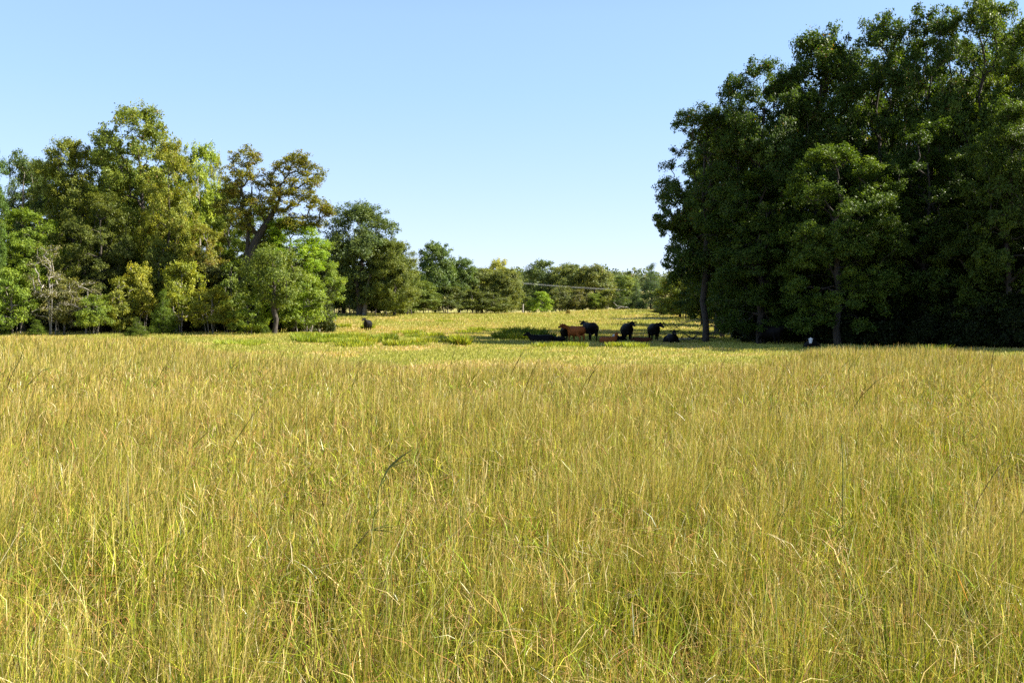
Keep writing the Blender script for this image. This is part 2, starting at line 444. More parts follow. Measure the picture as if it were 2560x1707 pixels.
def leaves(rng, tips, per, cr, size, flat=.7, outc=None, upb=.35, aspect=.5):
    n = len(tips) * per
    c = np.repeat(tips, per, 0); sp = np.repeat(rng.random(len(tips)), per)
    crs = np.repeat(rng.uniform(.65, 1.35, len(tips)), per)[:, None] * cr
    off = rng.normal(0, .55, (n, 3)); off[:, 2] *= flat
    ln = np.linalg.norm(off, axis=1, keepdims=True); off *= np.minimum(1, 1.25 / (ln + 1e-6))
    p = c + off * crs
    nr = rng.normal(0, 1, (n, 3)); nr[:, 2] += upb * 2
    if outc is not None: 
        o = p - outc; nr += 1.0 * o / (np.linalg.norm(o, axis=1, keepdims=True) + 1e-6)
    nr /= np.linalg.norm(nr, axis=1, keepdims=True)
    a = np.cross(nr, rng.normal(0, 1, (n, 3))); a /= np.linalg.norm(a, axis=1, keepdims=True) + 1e-9
    b = np.cross(nr, a)
    s = size * rng.uniform(.6, 1.3, (n, 1)) * .5
    V = np.stack([p - a * s, p + b * s * aspect + a * s * .1, p + a * s, p - b * s * aspect + a * s * .1], 1).reshape(-1, 3)
    Q = np.arange(n * 4).reshape(-1, 4)
    return V, Q, rng.random(n), sp

def envelope(kind, t):
    if kind == 'oak': return np.interp(t, [0, .15, .45, .75, 1], [.7, .92, 1, .85, .4])
    if kind == 'tall': return np.interp(t, [0, .2, .5, .8, 1], [.75, .92, 1, .88, .42])
    if kind == 'round': return np.interp(t, [0, .2, .5, .8, 1], [.6, .95, 1, .8, .35])
    if kind == 'cone': return np.interp(t, [0, .1, .5, 1], [.8, 1, .62, .04])
    if kind == 'flat': return np.interp(t, [0, .3, .7, 1], [.5, .8, 1, .8])
    if kind == 'bush': return np.interp(t, [0, .3, .7, 1], [.95, 1, .8, .3])

def tree_mesh(seed, H, R, base, kind='oak', nl=22, ntip=420, per=170, leaf=.17, cr=.55, trunk_r=.28, lean=(0, 0),
              lobe=(.28, .42), lobes=None, shell=.55, flat=.7, sides=5, aspect=.5, upb=.35, droop=1.0, stems=1, bark=None, min_r=0):
    rng = np.random.default_rng(seed)
    if lobes is None:
        L = []; Cc = []
        for i in range(nl * 2):
            best = None
            for c_ in range(10):
                t = rng.random(); er = R * float(envelope(kind, t))
                if rng.random() > (er / R) ** 1.3: continue
                lr = R * rng.uniform(*lobe) * (1 if kind != 'cone' else float(envelope(kind, t)) * .9 + .12)
                if i % 2: lr *= .62
                a = rng.uniform(0, 6.283); rad = max(0, er - lr * .8) * rng.uniform(.25, 1.0) ** .5
                z = base + (H - base) * t; z = max(min(z, H - lr * 1.05), base + lr * .4)
                p = np.array([math.cos(a) * rad + lean[0] * t, math.sin(a) * rad + lean[1] * t, z])
                dmin = min([np.linalg.norm(p - q) for q in Cc] + [R * 2]) / lr
                if best is None or dmin > best[0]: best = (dmin, p, lr)
            if best: Cc.append(best[1]); L.append((*best[1], best[2]))
        L.append((lean[0], lean[1], H - R * lobe[0] * 1.05, R * lobe[0]))
    else: L = lobes
    L = np.array(L); w = L[:, 3] ** 2; w /= w.sum()
    li = rng.choice(len(L), ntip, p=w)
    d = rng.normal(0, 1, (ntip, 3)); d[:, 2] = np.where(d[:, 2] < -.3, -d[:, 2] * .5, d[:, 2]); d /= np.linalg.norm(d, axis=1, keepdims=True)
    rr = rng.uniform(shell, 1, (ntip, 1))
    tips = L[li, :3] + d * L[li, 3:4] * rr * [1, 1, 1.05] + rng.normal(0, .12, (ntip, 3))
    tips[:, 2] = np.maximum(tips[:, 2], base * .9 + .1)
    topz = H * .8; nt_ = 9
    tr = [(lean[0] * (k / nt_) ** 1.3 * .8 + rng.normal(0, .01 * H) * (k > 0), lean[1] * (k / nt_) ** 1.3 * .8 + rng.normal(0, .01 * H) * (k > 0), topz * k / nt_ - (.25 if k == 0 else 0)) for k in range(nt_ + 1)]
    P, par, r = skeleton(rng, tr, tips, trunk_r, droop=droop)
    e = np.arange(1, len(P)); e = e[r[e] >= min_r]
    V, Q = tubes(P[par[e]], P[e], r[par[e]] * .92 + r[e] * .08, r[e], sides)
    if stems > 1:
        for k in range(stems - 1):
            a = rng.uniform(0, 6.28); off = np.array([math.cos(a), math.sin(a), 0]) * R * rng.uniform(.25, .6)
            hh = base + (H - base) * .5
            p0 = np.array([off * .5, off * .8 + [0, 0, hh * .5]]); p1 = np.array([p0[1], off * 1.2 + [0, 0, hh]])
            p0[0, 2] = -.2
            v2, q2 = tubes(p0, p1, [trunk_r * .7, trunk_r * .5], [trunk_r * .5, trunk_r * .25], sides)
            Q = np.concatenate([Q, q2 + len(V)]); V = np.concatenate([V, v2])
    wood = mesh_np('trunk', V, Q, mat=bark or M_BARK, smooth=True)
    V, Q, lv, sp = leaves(rng, tips, per, cr, leaf, flat, np.array([lean[0] * .5, lean[1] * .5, (base + H) / 2]), upb, aspect)
    lz = mesh_np('crown', V, Q, {'leaf': ('FLOAT', 'FACE', lv), 'spray': ('FLOAT', 'FACE', sp)}, M_LEAF)
    return wood, lz

PROTO = {}
def proto(key, **kw):
    if key not in PROTO:
        PROTO[key] = (tree_mesh(**kw), kw['H'], kw['R'])
    return PROTO[key]
def place(key, name, label, cat, px, D, top, wpx, color, group=None, rust=0.0, rz=0.0, dz=0.0, H=None, R=None):
    """put a tree of prototype `key` so that its real height and spread match what stands there"""
    (wood, crown), H0, R0 = PROTO[key]
    x, y = at(px, D); z = gz(x, y) + dz
    h = H if H else (EYE + (HZ - top) / F * D) - z
    r = R if R else wpx / 2 / F * D
    t = empty(name, (x, y, z), rz)
    t.scale = (r / R0, r / R0, h / H0)
    a = link('trunk', wood, t); b = link('crown', crown, t)
    b.color = tuple(color) + (rust,)
    tag(t, label, cat, group)
    return t

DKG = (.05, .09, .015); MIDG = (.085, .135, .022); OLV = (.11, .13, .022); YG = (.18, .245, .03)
YEL = (.32, .32, .045); BLG = (.062, .10, .032); GRY = (.13, .14, .06); BRI = (.15, .24, .022); TAN = (.17, .14, .07)

for i in range(6):
    proto('oak%d' % i, seed=10 + i, H=19, R=5.2, base=[1.6, 2.2, 1.2, 1.5, 2.4, 1.2][i], kind=['oak', 'tall'][i % 2], nl=30, ntip=1050, per=88,
          leaf=.21, cr=.40, trunk_r=.30, lobe=(.26, .40), shell=.5, upb=.4)
proto('high0', seed=21, H=19, R=5.4, base=4.4, kind='oak', nl=30, ntip=1050, per=88, leaf=.21, cr=.40, trunk_r=.30, lobe=(.26, .40), shell=.5, upb=.4)
for i in range(4):
    proto('broad%d' % i, seed=30 + i, H=18, R=6, base=[3, 2, 4, 2.5][i], kind=['round', 'tall', 'oak', 'round'][i], nl=26, ntip=760, per=84,
          leaf=.23, cr=.46, trunk_r=.32, lobe=(.22, .38), shell=.5)
for i in range(3):
    proto('light%d' % i, seed=40 + i, H=14, R=4, base=[2, 3, 1.5][i], kind='tall', nl=16, ntip=340, per=80,
          leaf=.22, cr=.42, trunk_r=.2, lobe=(.28, .4), shell=.5, bark=M_BARKP)
for i in range(4):
    proto('bush%d' % i, seed=50 + i, H=4, R=2, base=[.5, .9, .3, 1.0][i], kind='bush', nl=9, ntip=190, per=62,
          leaf=.15, cr=.27, trunk_r=.06, lobe=(.3, .45), shell=.5, stems=4, flat=.6, bark=M_BARKP)
for i in range(2):
    proto('cedar%d' % i, seed=60 + i, H=5, R=1.5, base=.1, kind='cone', nl=34, ntip=330, per=60,
          leaf=.14, cr=.22, trunk_r=.09, lobe=(.22, .34), shell=.4, aspect=.22, flat=1.3, upb=.1, droop=.3)
for i in range(2):
    proto('dense%d' % i, seed=95 + i, H=17, R=7, base=.9, kind='round', nl=30, ntip=900, per=80, leaf=.30, cr=.62, trunk_r=.36, lobe=(.26, .42), shell=.5, flat=.85)
for i in range(3):
    proto('farm%d' % i, seed=70 + i, H=12, R=5, base=.8, kind='round', nl=22, ntip=460, per=60,
          leaf=.36, cr=.62, trunk_r=.25, lobe=(.30, .46), shell=.5, sides=4, min_r=.03)
for i in range(2):
    proto('thicket%d' % i, seed=85 + i, H=5, R=3, base=.0, kind='bush', nl=16, ntip=420, per=60,
          leaf=.22, cr=.45, trunk_r=.07, lobe=(.25, .4), shell=.3, stems=5, flat=.8)
proto('twig', seed=80, H=6, R=1.8, base=.8, kind='oak', nl=12, ntip=330, per=14, leaf=.12, cr=.32, trunk_r=.07, stems=3, bark=M_DEAD, shell=.2, droop=.3)

# --- the leaning rust-tinted tree with open tiered crown
def leaning_tree():
    D = 93; x, y = at(575, D); z = gz(x, y)
    s = D / F
    def w(px, py, dy, r): return ((px - 575) * s, dy, EYE + (HZ - py) * s - z, r)
    lob = [w(620, 400, 0, 1.5), w(600, 445, -1, 1.6), w(650, 455, 1.2, 1.7), w(595, 505, .5, 1.5), w(720, 420, .5, 1.4), w(757, 405, -.5, 1.0),
           w(705, 470, 1.5, 1.4), w(780, 440, 0, 1.3), w(765, 480, -1, 1.4), w(720, 510, -1.2, 1.7), w(790, 510, .8, 1.1), w(815, 530, .3, .8),
           w(650, 520, -.5, 1.5), w(575, 470, 1.0, 1.2), w(690, 550, 1, 1.4), w(610, 560, -1.2, 1.4), w(560, 520, 0, 1.2), w(740, 560, .2, 1.2), w(785, 555, .8, .9), w(640, 600, 1.2, 1.2)]
    rng = np.random.default_rng(3)
    tips = []
    for lx, ly, lz, lr in lob:
        for k in range(int(24 * lr)):
            d = rng.normal(0, 1, 3); d /= np.linalg.norm(d)
            rr_ = rng.uniform(.5, 1.05); tips.append((lx + d[0] * lr * rr_, ly + d[1] * lr * rr_, lz + (d[2] + .2) * lr * .72 * rr_))
    tips = np.array(tips)
    def q(px, py, dy=0): a = w(px, py, dy, 0); return a[:3]
    tr = [(0, 0, -.2), q(582, 790), q(590, 750), q(604, 700), q(622, 650), q(640, 605), q(660, 570), q(680, 540), q(695, 510), q(710, 480)]
    P, par, r = skeleton(rng, tr, tips, .38, tip_r=.016, droop=.6)
    e = np.arange(1, len(P)); V, Q = tubes(P[par[e]], P[e], r[par[e]] * .9 + r[e] * .1, r[e], 6)
    # a second big limb going straight up
    pts = [q(612, 675), q(620, 620), q(622, 570), q(628, 520), q(632, 470)]
    v2, q2 = tubes(pts[:-1], pts[1:], [.22, .19, .15, .11], [.19, .15, .11, .06], 6)
    Q = np.concatenate([Q, q2 + len(V)]); V = np.concatenate([V, v2])
    t = empty('leaning_tree', (x, y, z))
    link('trunk', mesh_np('trunk', V, Q, mat=M_BARK, smooth=True), t)
    V, Q, lv, sp = leaves(rng, tips, 62, .40, .19, .55, None, .6)
    c = link('crown', mesh_np('crown', V, Q, {'leaf': ('FLOAT', 'FACE', lv), 'spray': ('FLOAT', 'FACE', sp)}, M_LEAF), t)
    c.color = (.145, .16, .028, .09)
    tag(t, 'leaning tree with open rust tinted crown rising above the wood edge', 'tree')
leaning_tree()

# --- the big dark grove on the right
G1 = 'big dark oaks of the right hand grove'
RIGHT = [ # key px D top wpx colour label
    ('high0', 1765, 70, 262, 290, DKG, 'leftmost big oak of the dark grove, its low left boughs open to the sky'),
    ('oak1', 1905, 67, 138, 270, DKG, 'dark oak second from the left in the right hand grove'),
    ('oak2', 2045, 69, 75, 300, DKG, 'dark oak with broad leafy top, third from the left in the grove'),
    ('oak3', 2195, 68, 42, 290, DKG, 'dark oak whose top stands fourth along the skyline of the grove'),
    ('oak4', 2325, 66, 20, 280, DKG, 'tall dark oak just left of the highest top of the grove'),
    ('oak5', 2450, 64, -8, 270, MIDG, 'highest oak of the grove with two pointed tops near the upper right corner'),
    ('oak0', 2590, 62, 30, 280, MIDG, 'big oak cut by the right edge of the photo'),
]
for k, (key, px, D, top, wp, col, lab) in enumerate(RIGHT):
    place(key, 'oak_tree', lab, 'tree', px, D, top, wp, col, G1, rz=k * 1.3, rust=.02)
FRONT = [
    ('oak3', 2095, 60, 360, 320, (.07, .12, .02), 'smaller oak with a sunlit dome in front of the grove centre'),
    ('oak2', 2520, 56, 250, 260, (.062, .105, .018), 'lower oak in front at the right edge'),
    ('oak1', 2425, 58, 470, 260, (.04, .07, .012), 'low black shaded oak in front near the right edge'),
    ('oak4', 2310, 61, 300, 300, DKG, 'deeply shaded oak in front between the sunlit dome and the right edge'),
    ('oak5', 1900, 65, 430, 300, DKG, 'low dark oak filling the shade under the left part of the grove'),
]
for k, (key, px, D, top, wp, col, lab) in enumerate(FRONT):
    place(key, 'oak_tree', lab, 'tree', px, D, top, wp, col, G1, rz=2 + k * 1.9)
for k, (px, D, top, wp) in enumerate([(1835, 80, 262, 240), (1972, 78, 175, 260), (2120, 78, 122, 260), (2265, 76, 95, 260), (2395, 74, 78, 260), (2515, 74, 62, 260),  (2180, 95, 240, 340), (2480, 92, 230, 340)]):
    place('oak%d' % ((k + 3) % 6), 'oak_tree', 'dim oak trunk and foliage deep behind the front trees of the right hand grove', 'tree', px, D, top, wp, DKG, 'hidden inner oaks of the grove', rz=k * .8)
for k, (px, D, top, wp) in enumerate([(2735, 63, 10, 300), (2880, 60, 0, 300), (2720, 76, 60, 320), (2930, 74, 60, 300), (2840, 52, 60, 330), (2960, 50, 40, 330), (3050, 62, 20, 330), (2990, 56, 20, 300)]):
    place('oak%d' % (k % 6), 'oak_tree', 'oak of the grove standing beyond the right edge of the photo', 'tree', px, D, top, wp, DKG, 'oaks beyond the right edge', rz=k * 1.7)
for k, (px, D, top, wp) in enumerate([(1805, 82, 300, 220), (1790, 91, 330, 220), (1815, 100, 350, 220), (1880, 106, 330, 220)]):
    place('high0', 'oak_tree', 'dim high crowned oak behind the left end of the grove', 'tree', px, D, top, wp, DKG, 'high crowned oaks behind the left end of the grove', rz=k * 1.4 + .5)
# undergrowth inside the grove
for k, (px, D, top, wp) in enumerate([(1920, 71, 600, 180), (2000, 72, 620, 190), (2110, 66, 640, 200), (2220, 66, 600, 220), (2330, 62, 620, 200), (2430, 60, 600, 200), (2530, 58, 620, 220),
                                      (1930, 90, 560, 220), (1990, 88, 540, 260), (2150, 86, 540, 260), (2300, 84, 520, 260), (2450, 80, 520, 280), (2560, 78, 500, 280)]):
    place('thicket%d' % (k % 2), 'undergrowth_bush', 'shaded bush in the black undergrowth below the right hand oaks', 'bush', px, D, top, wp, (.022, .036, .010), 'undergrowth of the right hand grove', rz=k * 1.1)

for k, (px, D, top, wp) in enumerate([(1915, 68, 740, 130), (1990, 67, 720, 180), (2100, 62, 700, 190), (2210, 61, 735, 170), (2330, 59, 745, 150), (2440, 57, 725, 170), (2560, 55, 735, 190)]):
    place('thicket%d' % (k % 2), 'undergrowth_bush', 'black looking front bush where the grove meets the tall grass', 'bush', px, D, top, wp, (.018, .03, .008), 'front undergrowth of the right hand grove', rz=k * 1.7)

# --- wood on the left
LEFT = [ # key name px D top wpx colour rust label
    ('broad0', 'broadleaf_tree', -35, 88, 330, 130, (.06, .11, .02), 0, 'dark green tree cut by the left edge of the photo'),
    ('light1', 'broadleaf_tree', 60, 104, 380, 150, BLG, 0, 'thin topped tree with sky gaps second from the left edge'),
    ('broad1', 'broadleaf_tree', 185, 100, 345, 210, (.11, .14, .024), 0, 'broad olive green tree left of the tallest one of the left wood'),
    ('broad2', 'broadleaf_tree', 350, 102, 256, 280, (.115, .155, .026), .02, 'tallest tree of the left wood with loose airy top'),
    ('broad3', 'broadleaf_tree', 425, 97, 345, 170, (.15, .18, .026), .04, 'olive yellow tree right beside the tallest tree of the left wood'),
    ('light0', 'broadleaf_tree', 500, 104, 358, 130, YG, 0, 'bright yellow green tree left of the leaning one'),
    ('light2', 'broadleaf_tree', 540, 108, 372, 70, (.2, .24, .05), 0, 'slender pale yellow green top just left of the leaning tree'),
    ('broad0', 'broadleaf_tree', 60, 92, 520, 230, (.11, .17, .022), 0, 'fresh green tree low at the left edge of the wood'),
    ('broad3', 'broadleaf_tree', 250, 94, 480, 230, (.075, .10, .024), 0, 'dark olive tree low in the middle of the left wood'),
    ('broad1', 'broadleaf_tree', 730, 95, 545, 230, BRI, 0, 'bright green tree right of and under the leaning tree'),
    ('light2', 'broadleaf_tree', 800, 99, 600, 130, (.12, .18, .028), 0, 'small bright green tree at the right end of the left wood'),
    ('light0', 'broadleaf_tree', 515, 98, 560, 120, (.15, .17, .03), .15, 'small yellowing tree under the left side of the leaning one'),
    ('broad2', 'broadleaf_tree', 140, 112, 420, 260, DKG, 0, 'dark tree standing behind the left wood near its left end'),
    ('broad0', 'broadleaf_tree', 330, 114, 420, 300, DKG, 0, 'dark tree standing behind the tallest tree of the left wood'),
    ('broad1', 'broadleaf_tree', 500, 116, 500, 220, DKG, 0, 'dark tree behind the bright yellow green one'),
    ('broad3', 'broadleaf_tree', 660, 112, 600, 220, DKG, 0, 'dark tree behind the trunk of the leaning tree'),
    ('broad2', 'broadleaf_tree', 655, 101, 500, 190, (.10, .15, .024), 0, 'mid green tree filling in behind the forked leaning trunk'),
    ('broad1', 'broadleaf_tree', 575, 106, 455, 150, (.10, .145, .024), 0, 'green tree behind the left half of the leaning tree crown'),
    ('broad3', 'broadleaf_tree', 110, 110, 400, 220, (.07, .11, .022), 0, 'green tree filling the sky gap near the left end of the wood'),
    ('broad1', 'broadleaf_tree', 265, 111, 365, 220, (.08, .12, .022), 0, 'green tree behind the left shoulder of the tallest tree'),
    ('broad0', 'broadleaf_tree', 445, 111, 385, 200, (.09, .135, .024), 0, 'green tree behind the right shoulder of the tallest tree'),
    ('dense0', 'broadleaf_tree', 905, 160, 508, 250, (.065, .10, .036), 0, 'large blue green tree with thick pale trunk at the end of the left wood'),
    ('dense1', 'broadleaf_tree', 985, 158, 600, 150, (.095, .125, .028), .0, 'rounded olive brown tree right of the thick trunked one'),
    ('farm0', 'broadleaf_tree', 860, 168, 640, 170, (.085, .12, .03), 0, 'dark green tree left of the thick pale trunk'),
    ('farm2', 'broadleaf_tree', 945, 170, 690, 200, (.08, .115, .03), 0, 'dark green tree behind the thin bare stems'),
    ('farm1', 'broadleaf_tree', 1030, 172, 700, 150, (.08, .115, .03), 0, 'dark green tree low behind the rounded olive brown one'),
    ('farm1', 'broadleaf_tree', 1088, 178, 603, 110, BLG, 0, 'blue green pointed tree right of the olive brown one'),
    ('farm2', 'broadleaf_tree', 1148, 186, 645, 110, BLG, 0, 'small blue green tree where the far tree line steps down'),
    ('farm0', 'broadleaf_tree', 1205, 190, 672, 130, (.10, .125, .04), 0, 'olive tree left in the middle of the far tree line'),
    ('farm1', 'broadleaf_tree', 1262, 184, 668, 100, (.095, .12, .04), 0, 'tall olive green thicket tree beside the gap of the far tree line'),
    ('farm2', 'broadleaf_tree', 1245, 240, 648, 76, (.20, .22, .05), 0, 'round pale yellow green crown peeping over the far tree line'),
    ('farm0', 'broadleaf_tree', 1355, 262, 652, 110, (.075, .11, .045), 0, 'dark green rounded tree right of the gap in the far tree line'),
    ('farm1', 'broadleaf_tree', 1418, 258, 657, 110, (.10, .13, .045), 0, 'green tree in the middle of the far row right of the gap'),
    ('farm2', 'broadleaf_tree', 1488, 255, 662, 120, (.105, .13, .05), .02, 'grey olive thinning tree at the right end of the far row'),
    ('farm0', 'broadleaf_tree', 1560, 290, 690, 110, (.08, .12, .045), 0, 'low dark tree in front of the hill'),
    ('farm1', 'broadleaf_tree', 1310, 290, 700, 90, (.09, .12, .045), 0, 'low tree seen in the gap of the far tree line'),
    ('farm2', 'broadleaf_tree', 1700, 150, 680, 130, (.13, .17, .03), .1, 'yellow green tree behind the left end of the dark grove'),
    ('farm1', 'broadleaf_tree', 1755, 130, 650, 140, (.04, .07, .015), 0, 'mid green tree tucked behind the first big oak'),
    ('farm2', 'broadleaf_tree', 1825, 128, 600, 170, (.04, .07, .015), 0, 'dark tree behind the trunk at the left end of the grove'),
    ('farm0', 'broadleaf_tree', 1568, 205, 692, 60, (.11, .15, .035), 0, 'small green tree left of the dark conical cedar'),
]
for k, (key, nm, px, D, top, wp, col, ru, lab) in enumerate(LEFT):
    col = tuple(c * (1.3 if D > 170 else 1.15) for c in col)
    t = place(key, nm, lab, 'tree', px, D, top, wp, col, None, rust=ru, rz=k * 1.7)
# small tree with bare trunk on the pasture
proto('small', seed=91, H=7.5, R=3.6, base=2.2, kind='round', nl=14, ntip=200, per=90, leaf=.2, cr=.5, trunk_r=.26, lobe=(.26, .38), shell=.5)
place('small', 'broadleaf_tree', 'small tree with a short bare trunk standing free in front of the left wood', 'tree', 685, 87, 610, 180, (.105, .15, .03), rz=.4)

# thick pale trunk forks of the end tree
def trunk_piece(px, D, pts, radii, name, label, mat, cat):
    x, y = at(px, D); z = gz(x, y); pts = np.array(pts, float)
    V, Q = tubes(pts[:-1], pts[1:], radii[:-1], radii[1:], 8)
    o = link(name, mesh_np(name, V, Q, mat=mat, smooth=True), None, (x, y, z)); tag(o, label, cat); return o

# --- shrubs and cedars at the foot of the left wood
G2 = 'shrubs along the foot of the left wood'
SHR = [ # key name px D top wpx colour label
    ('bush0', 'shrub', 30, 86, 670, 140, (.12, .19, .028), 'fresh green shrub at the left edge under the wood'),
    ('bush1', 'shrub', 235, 87, 735, 110, (.13, .19, .03), 'low green shrub on thin stems left of the low cedar'),
    ('bush2', 'shrub', 300, 89, 690, 110, (.16, .19, .03), 'yellow green shrub above the low spreading cedar'),
    ('bush3', 'shrub', 350, 91, 665, 100, (.24, .26, .035), 'bright yellow leaved shrub in the middle of the left wood'),
    ('bush0', 'shrub', 455, 89, 650, 130, (.18, .22, .03), 'tall yellow green shrub right of the upright cedar'),
    ('bush1', 'shrub', 530, 88, 715, 120, (.19, .22, .035), 'yellow green shrub left of the free standing trunk'),
    ('bush2', 'shrub', 620, 87, 740, 110, (.15, .22, .03), 'bright green shrub next to the free standing trunk'),
    ('bush3', 'shrub', 160, 88, 700, 110, (.12, .14, .04), 'dull olive shrub beside the grey twiggy one'),
    ('bush2', 'shrub', 580, 92, 650, 120, (.11, .16, .028), 'green shrub at the foot of the leaning tree'),
    ('bush0', 'shrub', 760, 93, 680, 150, (.12, .18, .028), 'green shrub drooping low at the right end of the left wood'),
    ('bush1', 'shrub', 400, 94, 600, 140, (.12, .15, .03), 'olive shrub growing up behind the upright cedar'),
]
for k, (key, nm, px, D, top, wp, col, lab) in enumerate(SHR):
    place(key, nm, lab, 'shrub', px, D, top, wp, col, G2, rz=k * 2.1)
for k, px in enumerate([0, 70, 140, 200, 270, 330, 390, 450, 510, 570, 640, 700, 770]):
    place('thicket%d' % (k % 2), 'undergrowth_bush', 'dark undergrowth bush in the shade behind the shrubs of the left wood', 'bush', px, 98 + 3 * (k % 2), 640, 150, (.035, .05, .014), 'undergrowth of the left wood', rz=k * 1.3)
place('twig', 'twiggy_shrub', 'grey half bare twiggy shrub near the left edge', 'shrub', 125, 87, 610, 120, GRY, rz=1)
place('twig', 'twiggy_shrub', 'grey half bare twiggy shrub above the low spreading cedar', 'shrub', 215, 88, 700, 130, GRY, rz=2)
CED = [('cedar0', 408, 86, 728, 80, (.085, .14, .02), 'upright bright green cedar at the foot of the left wood'),
       ('cedar1', 341, 80, 795, 66, (.085, .13, .022), 'low spreading cedar bush at the edge of the tall grass'),
       ('cedar0', 93, 85, 800, 56, (.085, .14, .022), 'low green cedar bush near the left edge'),
       ('cedar1', 8, 86, 795, 60, (.05, .09, .02), 'dark cedar bush at the very left edge'),
       ('cedar1', 650, 88, 770, 50, (.07, .12, .02), 'small cedar left of the free standing trunk'),
       ('cedar0', 1628, 185, 662, 80, (.05, .09, .045), 'dark conical cedar on the skyline beside the grove'),
       ('cedar1', 1590, 190, 705, 50, (.045, .08, .035), 'lower dark cedar left of the conical one')]
for k, (key, px, D, top, wp, col, lab) in enumerate(CED):
    place(key, 'cedar', lab, 'cedar', px, D, top, wp, col, rz=k)
FARB = [('bush0', 1352, 200, 728, 74, BRI, 'bright green round bush below the wires'),
        ('bush1', 1400, 205, 715, 90, (.105, .13, .045), 'grey olive bush right of the bright green one'),
        ('bush2', 1450, 204, 722, 80, (.12, .13, .045), 'dull olive bush in the middle of the far thicket'),
        ('bush3', 1488, 203, 735, 60, (.14, .20, .03), 'green bush in the right part of the far thicket'),
        ('bush0', 1520, 203, 722, 60, (.15, .18, .035), 'yellow green bush at the right end of the far thicket'),
        ('bush1', 1318, 206, 740, 50, (.10, .14, .035), 'small bush beside the grey fence post'),
        ('bush2', 1550, 200, 730, 60, (.07, .11, .03), 'dark bush behind the bleached limbs'),
        ('bush3', 1663, 172, 715, 80, (.11, .15, .03), 'green bush right of the conical cedar'),
        ('bush0', 1715, 152, 700, 110, (.07, .11, .024), 'dark green bush at the foot of the grove left end'),
        ('bush1', 1765, 148, 690, 130, (.05, .08, .02), 'very dark bush where the grove meets the far pasture'),
        ('bush2', 1825, 142, 690, 130, (.04, .07, .018), 'very dark bush behind the fallen boughs'),
        ('bush0', 1880, 138, 690, 130, (.04, .07, .018), 'very dark bush right of the fallen boughs'),
        ('bush2', 1660, 160, 750, 70, (.05, .085, .022), 'low dark bush beneath the conical cedar'),
        ('bush3', 1060, 172, 720, 90, (.09, .13, .035), 'low bush at the foot of the olive brown tree'),
        ('bush0', 1120, 176, 715, 100, (.08, .11, .035), 'low bush in the left part of the far tree line'),
        ('bush1', 1180, 178, 722, 100, (.09, .12, .035), 'low bush in the middle of the far tree line'),
        ('bush2', 1235, 178, 730, 90, (.10, .13, .038), 'low bush beside the gap of the far tree line'),
        ('bush3', 1283, 190, 745, 40, (.11, .14, .035), 'small bush left of the grey fence post'),
        ('bush2', 1010, 166, 735, 80, (.10, .14, .03), 'low green bush beneath the rounded olive brown tree'),
        ('bush0', 830, 172, 735, 90, (.10, .14, .03), 'low bush left of the thick pale trunk'),
        ('bush3', 1420, 170, 776, 16, (.24, .20, .05), 'tiny yellow bush alone on the crest of the pasture')]
for k, (key, px, D, top, wp, col, lab) in enumerate(FARB):
    place(key, 'bush', lab, 'bush', px, D, top, wp, col, 'bushes along the far tree line', rz=k * 1.9)

# --- far hill wood: one mass
def distant_wood():
    rng = np.random.default_rng(77); Vs, Qs, lv, sp, o = [], [], [], [], 0
    tips = []
    n = 900
    y = rng.uniform(470, 900, n); x = rng.uniform(-.45, .45, n) * y
    for a, b in zip(x, y):
        z = gz(a, b); R = rng.uniform(3.5, 6); H = rng.uniform(8, 13)
        for k in range(9):
            d = rng.normal(0, 1, 3); d /= np.linalg.norm(d)
            tips.append((a + d[0] * R * .7, b + d[1] * R * .7, z + H * .55 + d[2] * H * .4))
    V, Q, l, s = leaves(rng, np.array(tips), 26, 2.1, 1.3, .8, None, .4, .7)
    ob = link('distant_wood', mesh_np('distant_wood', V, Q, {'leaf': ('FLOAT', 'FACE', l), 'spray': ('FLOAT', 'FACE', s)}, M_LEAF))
    ob.color = (.09, .125, .07, .02)  # distance haze put into the leaf colour as a bluish tint
    tag(ob, 'dense wood covering the low hill on the horizon', kind='stuff')
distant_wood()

# ------------------------------------------------------------------ weeds on the pasture
def weed_mesh(seed, H, R, n):
    rng = np.random.default_rng(seed)
    a = rng.uniform(0, 6.28, n); r = R * np.sqrt(rng.random(n)) * .8
    V, Q, L = [], [], []
    h = H * rng.uniform(.45, 1.1, n); lean = rng.uniform(.1, .65, n) ; wd = .055
    t = np.array([0, .5, 1.]); 
    for i in range(n):
        x0, y0 = math.cos(a[i]) * r[i], math.sin(a[i]) * r[i]
        la = a[i] + rng.normal(0, .6)
        wa = rng.uniform(0, 3.14)
        for k, (tt, ww) in enumerate(((0, .5), (.55, 1), (1, .15))):
            o = h[i] * lean[i] * tt ** 1.5; px_, py_ = x0 + math.cos(la) * o, y0 + math.sin(la) * o
            V.append((px_ - math.cos(wa) * wd * ww * .5, py_ - math.sin(wa) * wd * ww * .5, h[i] * tt * .92 - .03))
            V.append((px_ + math.cos(wa) * wd * ww * .5, py_ + math.sin(wa) * wd * ww * .5, h[i] * tt * .92 - .03))
        b = i * 6; Q += [(b, b + 1, b + 3, b + 2), (b + 2, b + 3, b + 5, b + 4)]
        g = rng.uniform(); L += [g, g]
    return mesh_np('weed_clump', np.array(V), np.array(Q), {'leaf': ('FLOAT', 'FACE', np.array(L)), 'spray': ('FLOAT', 'FACE', rng.random(len(L)))}, M_LEAF)
WM = [weed_mesh(1, .55, .9, 420), weed_mesh(2, .9, .7, 380), weed_mesh(3, .4, 1.2, 480)]
_rw = random.Random(4)
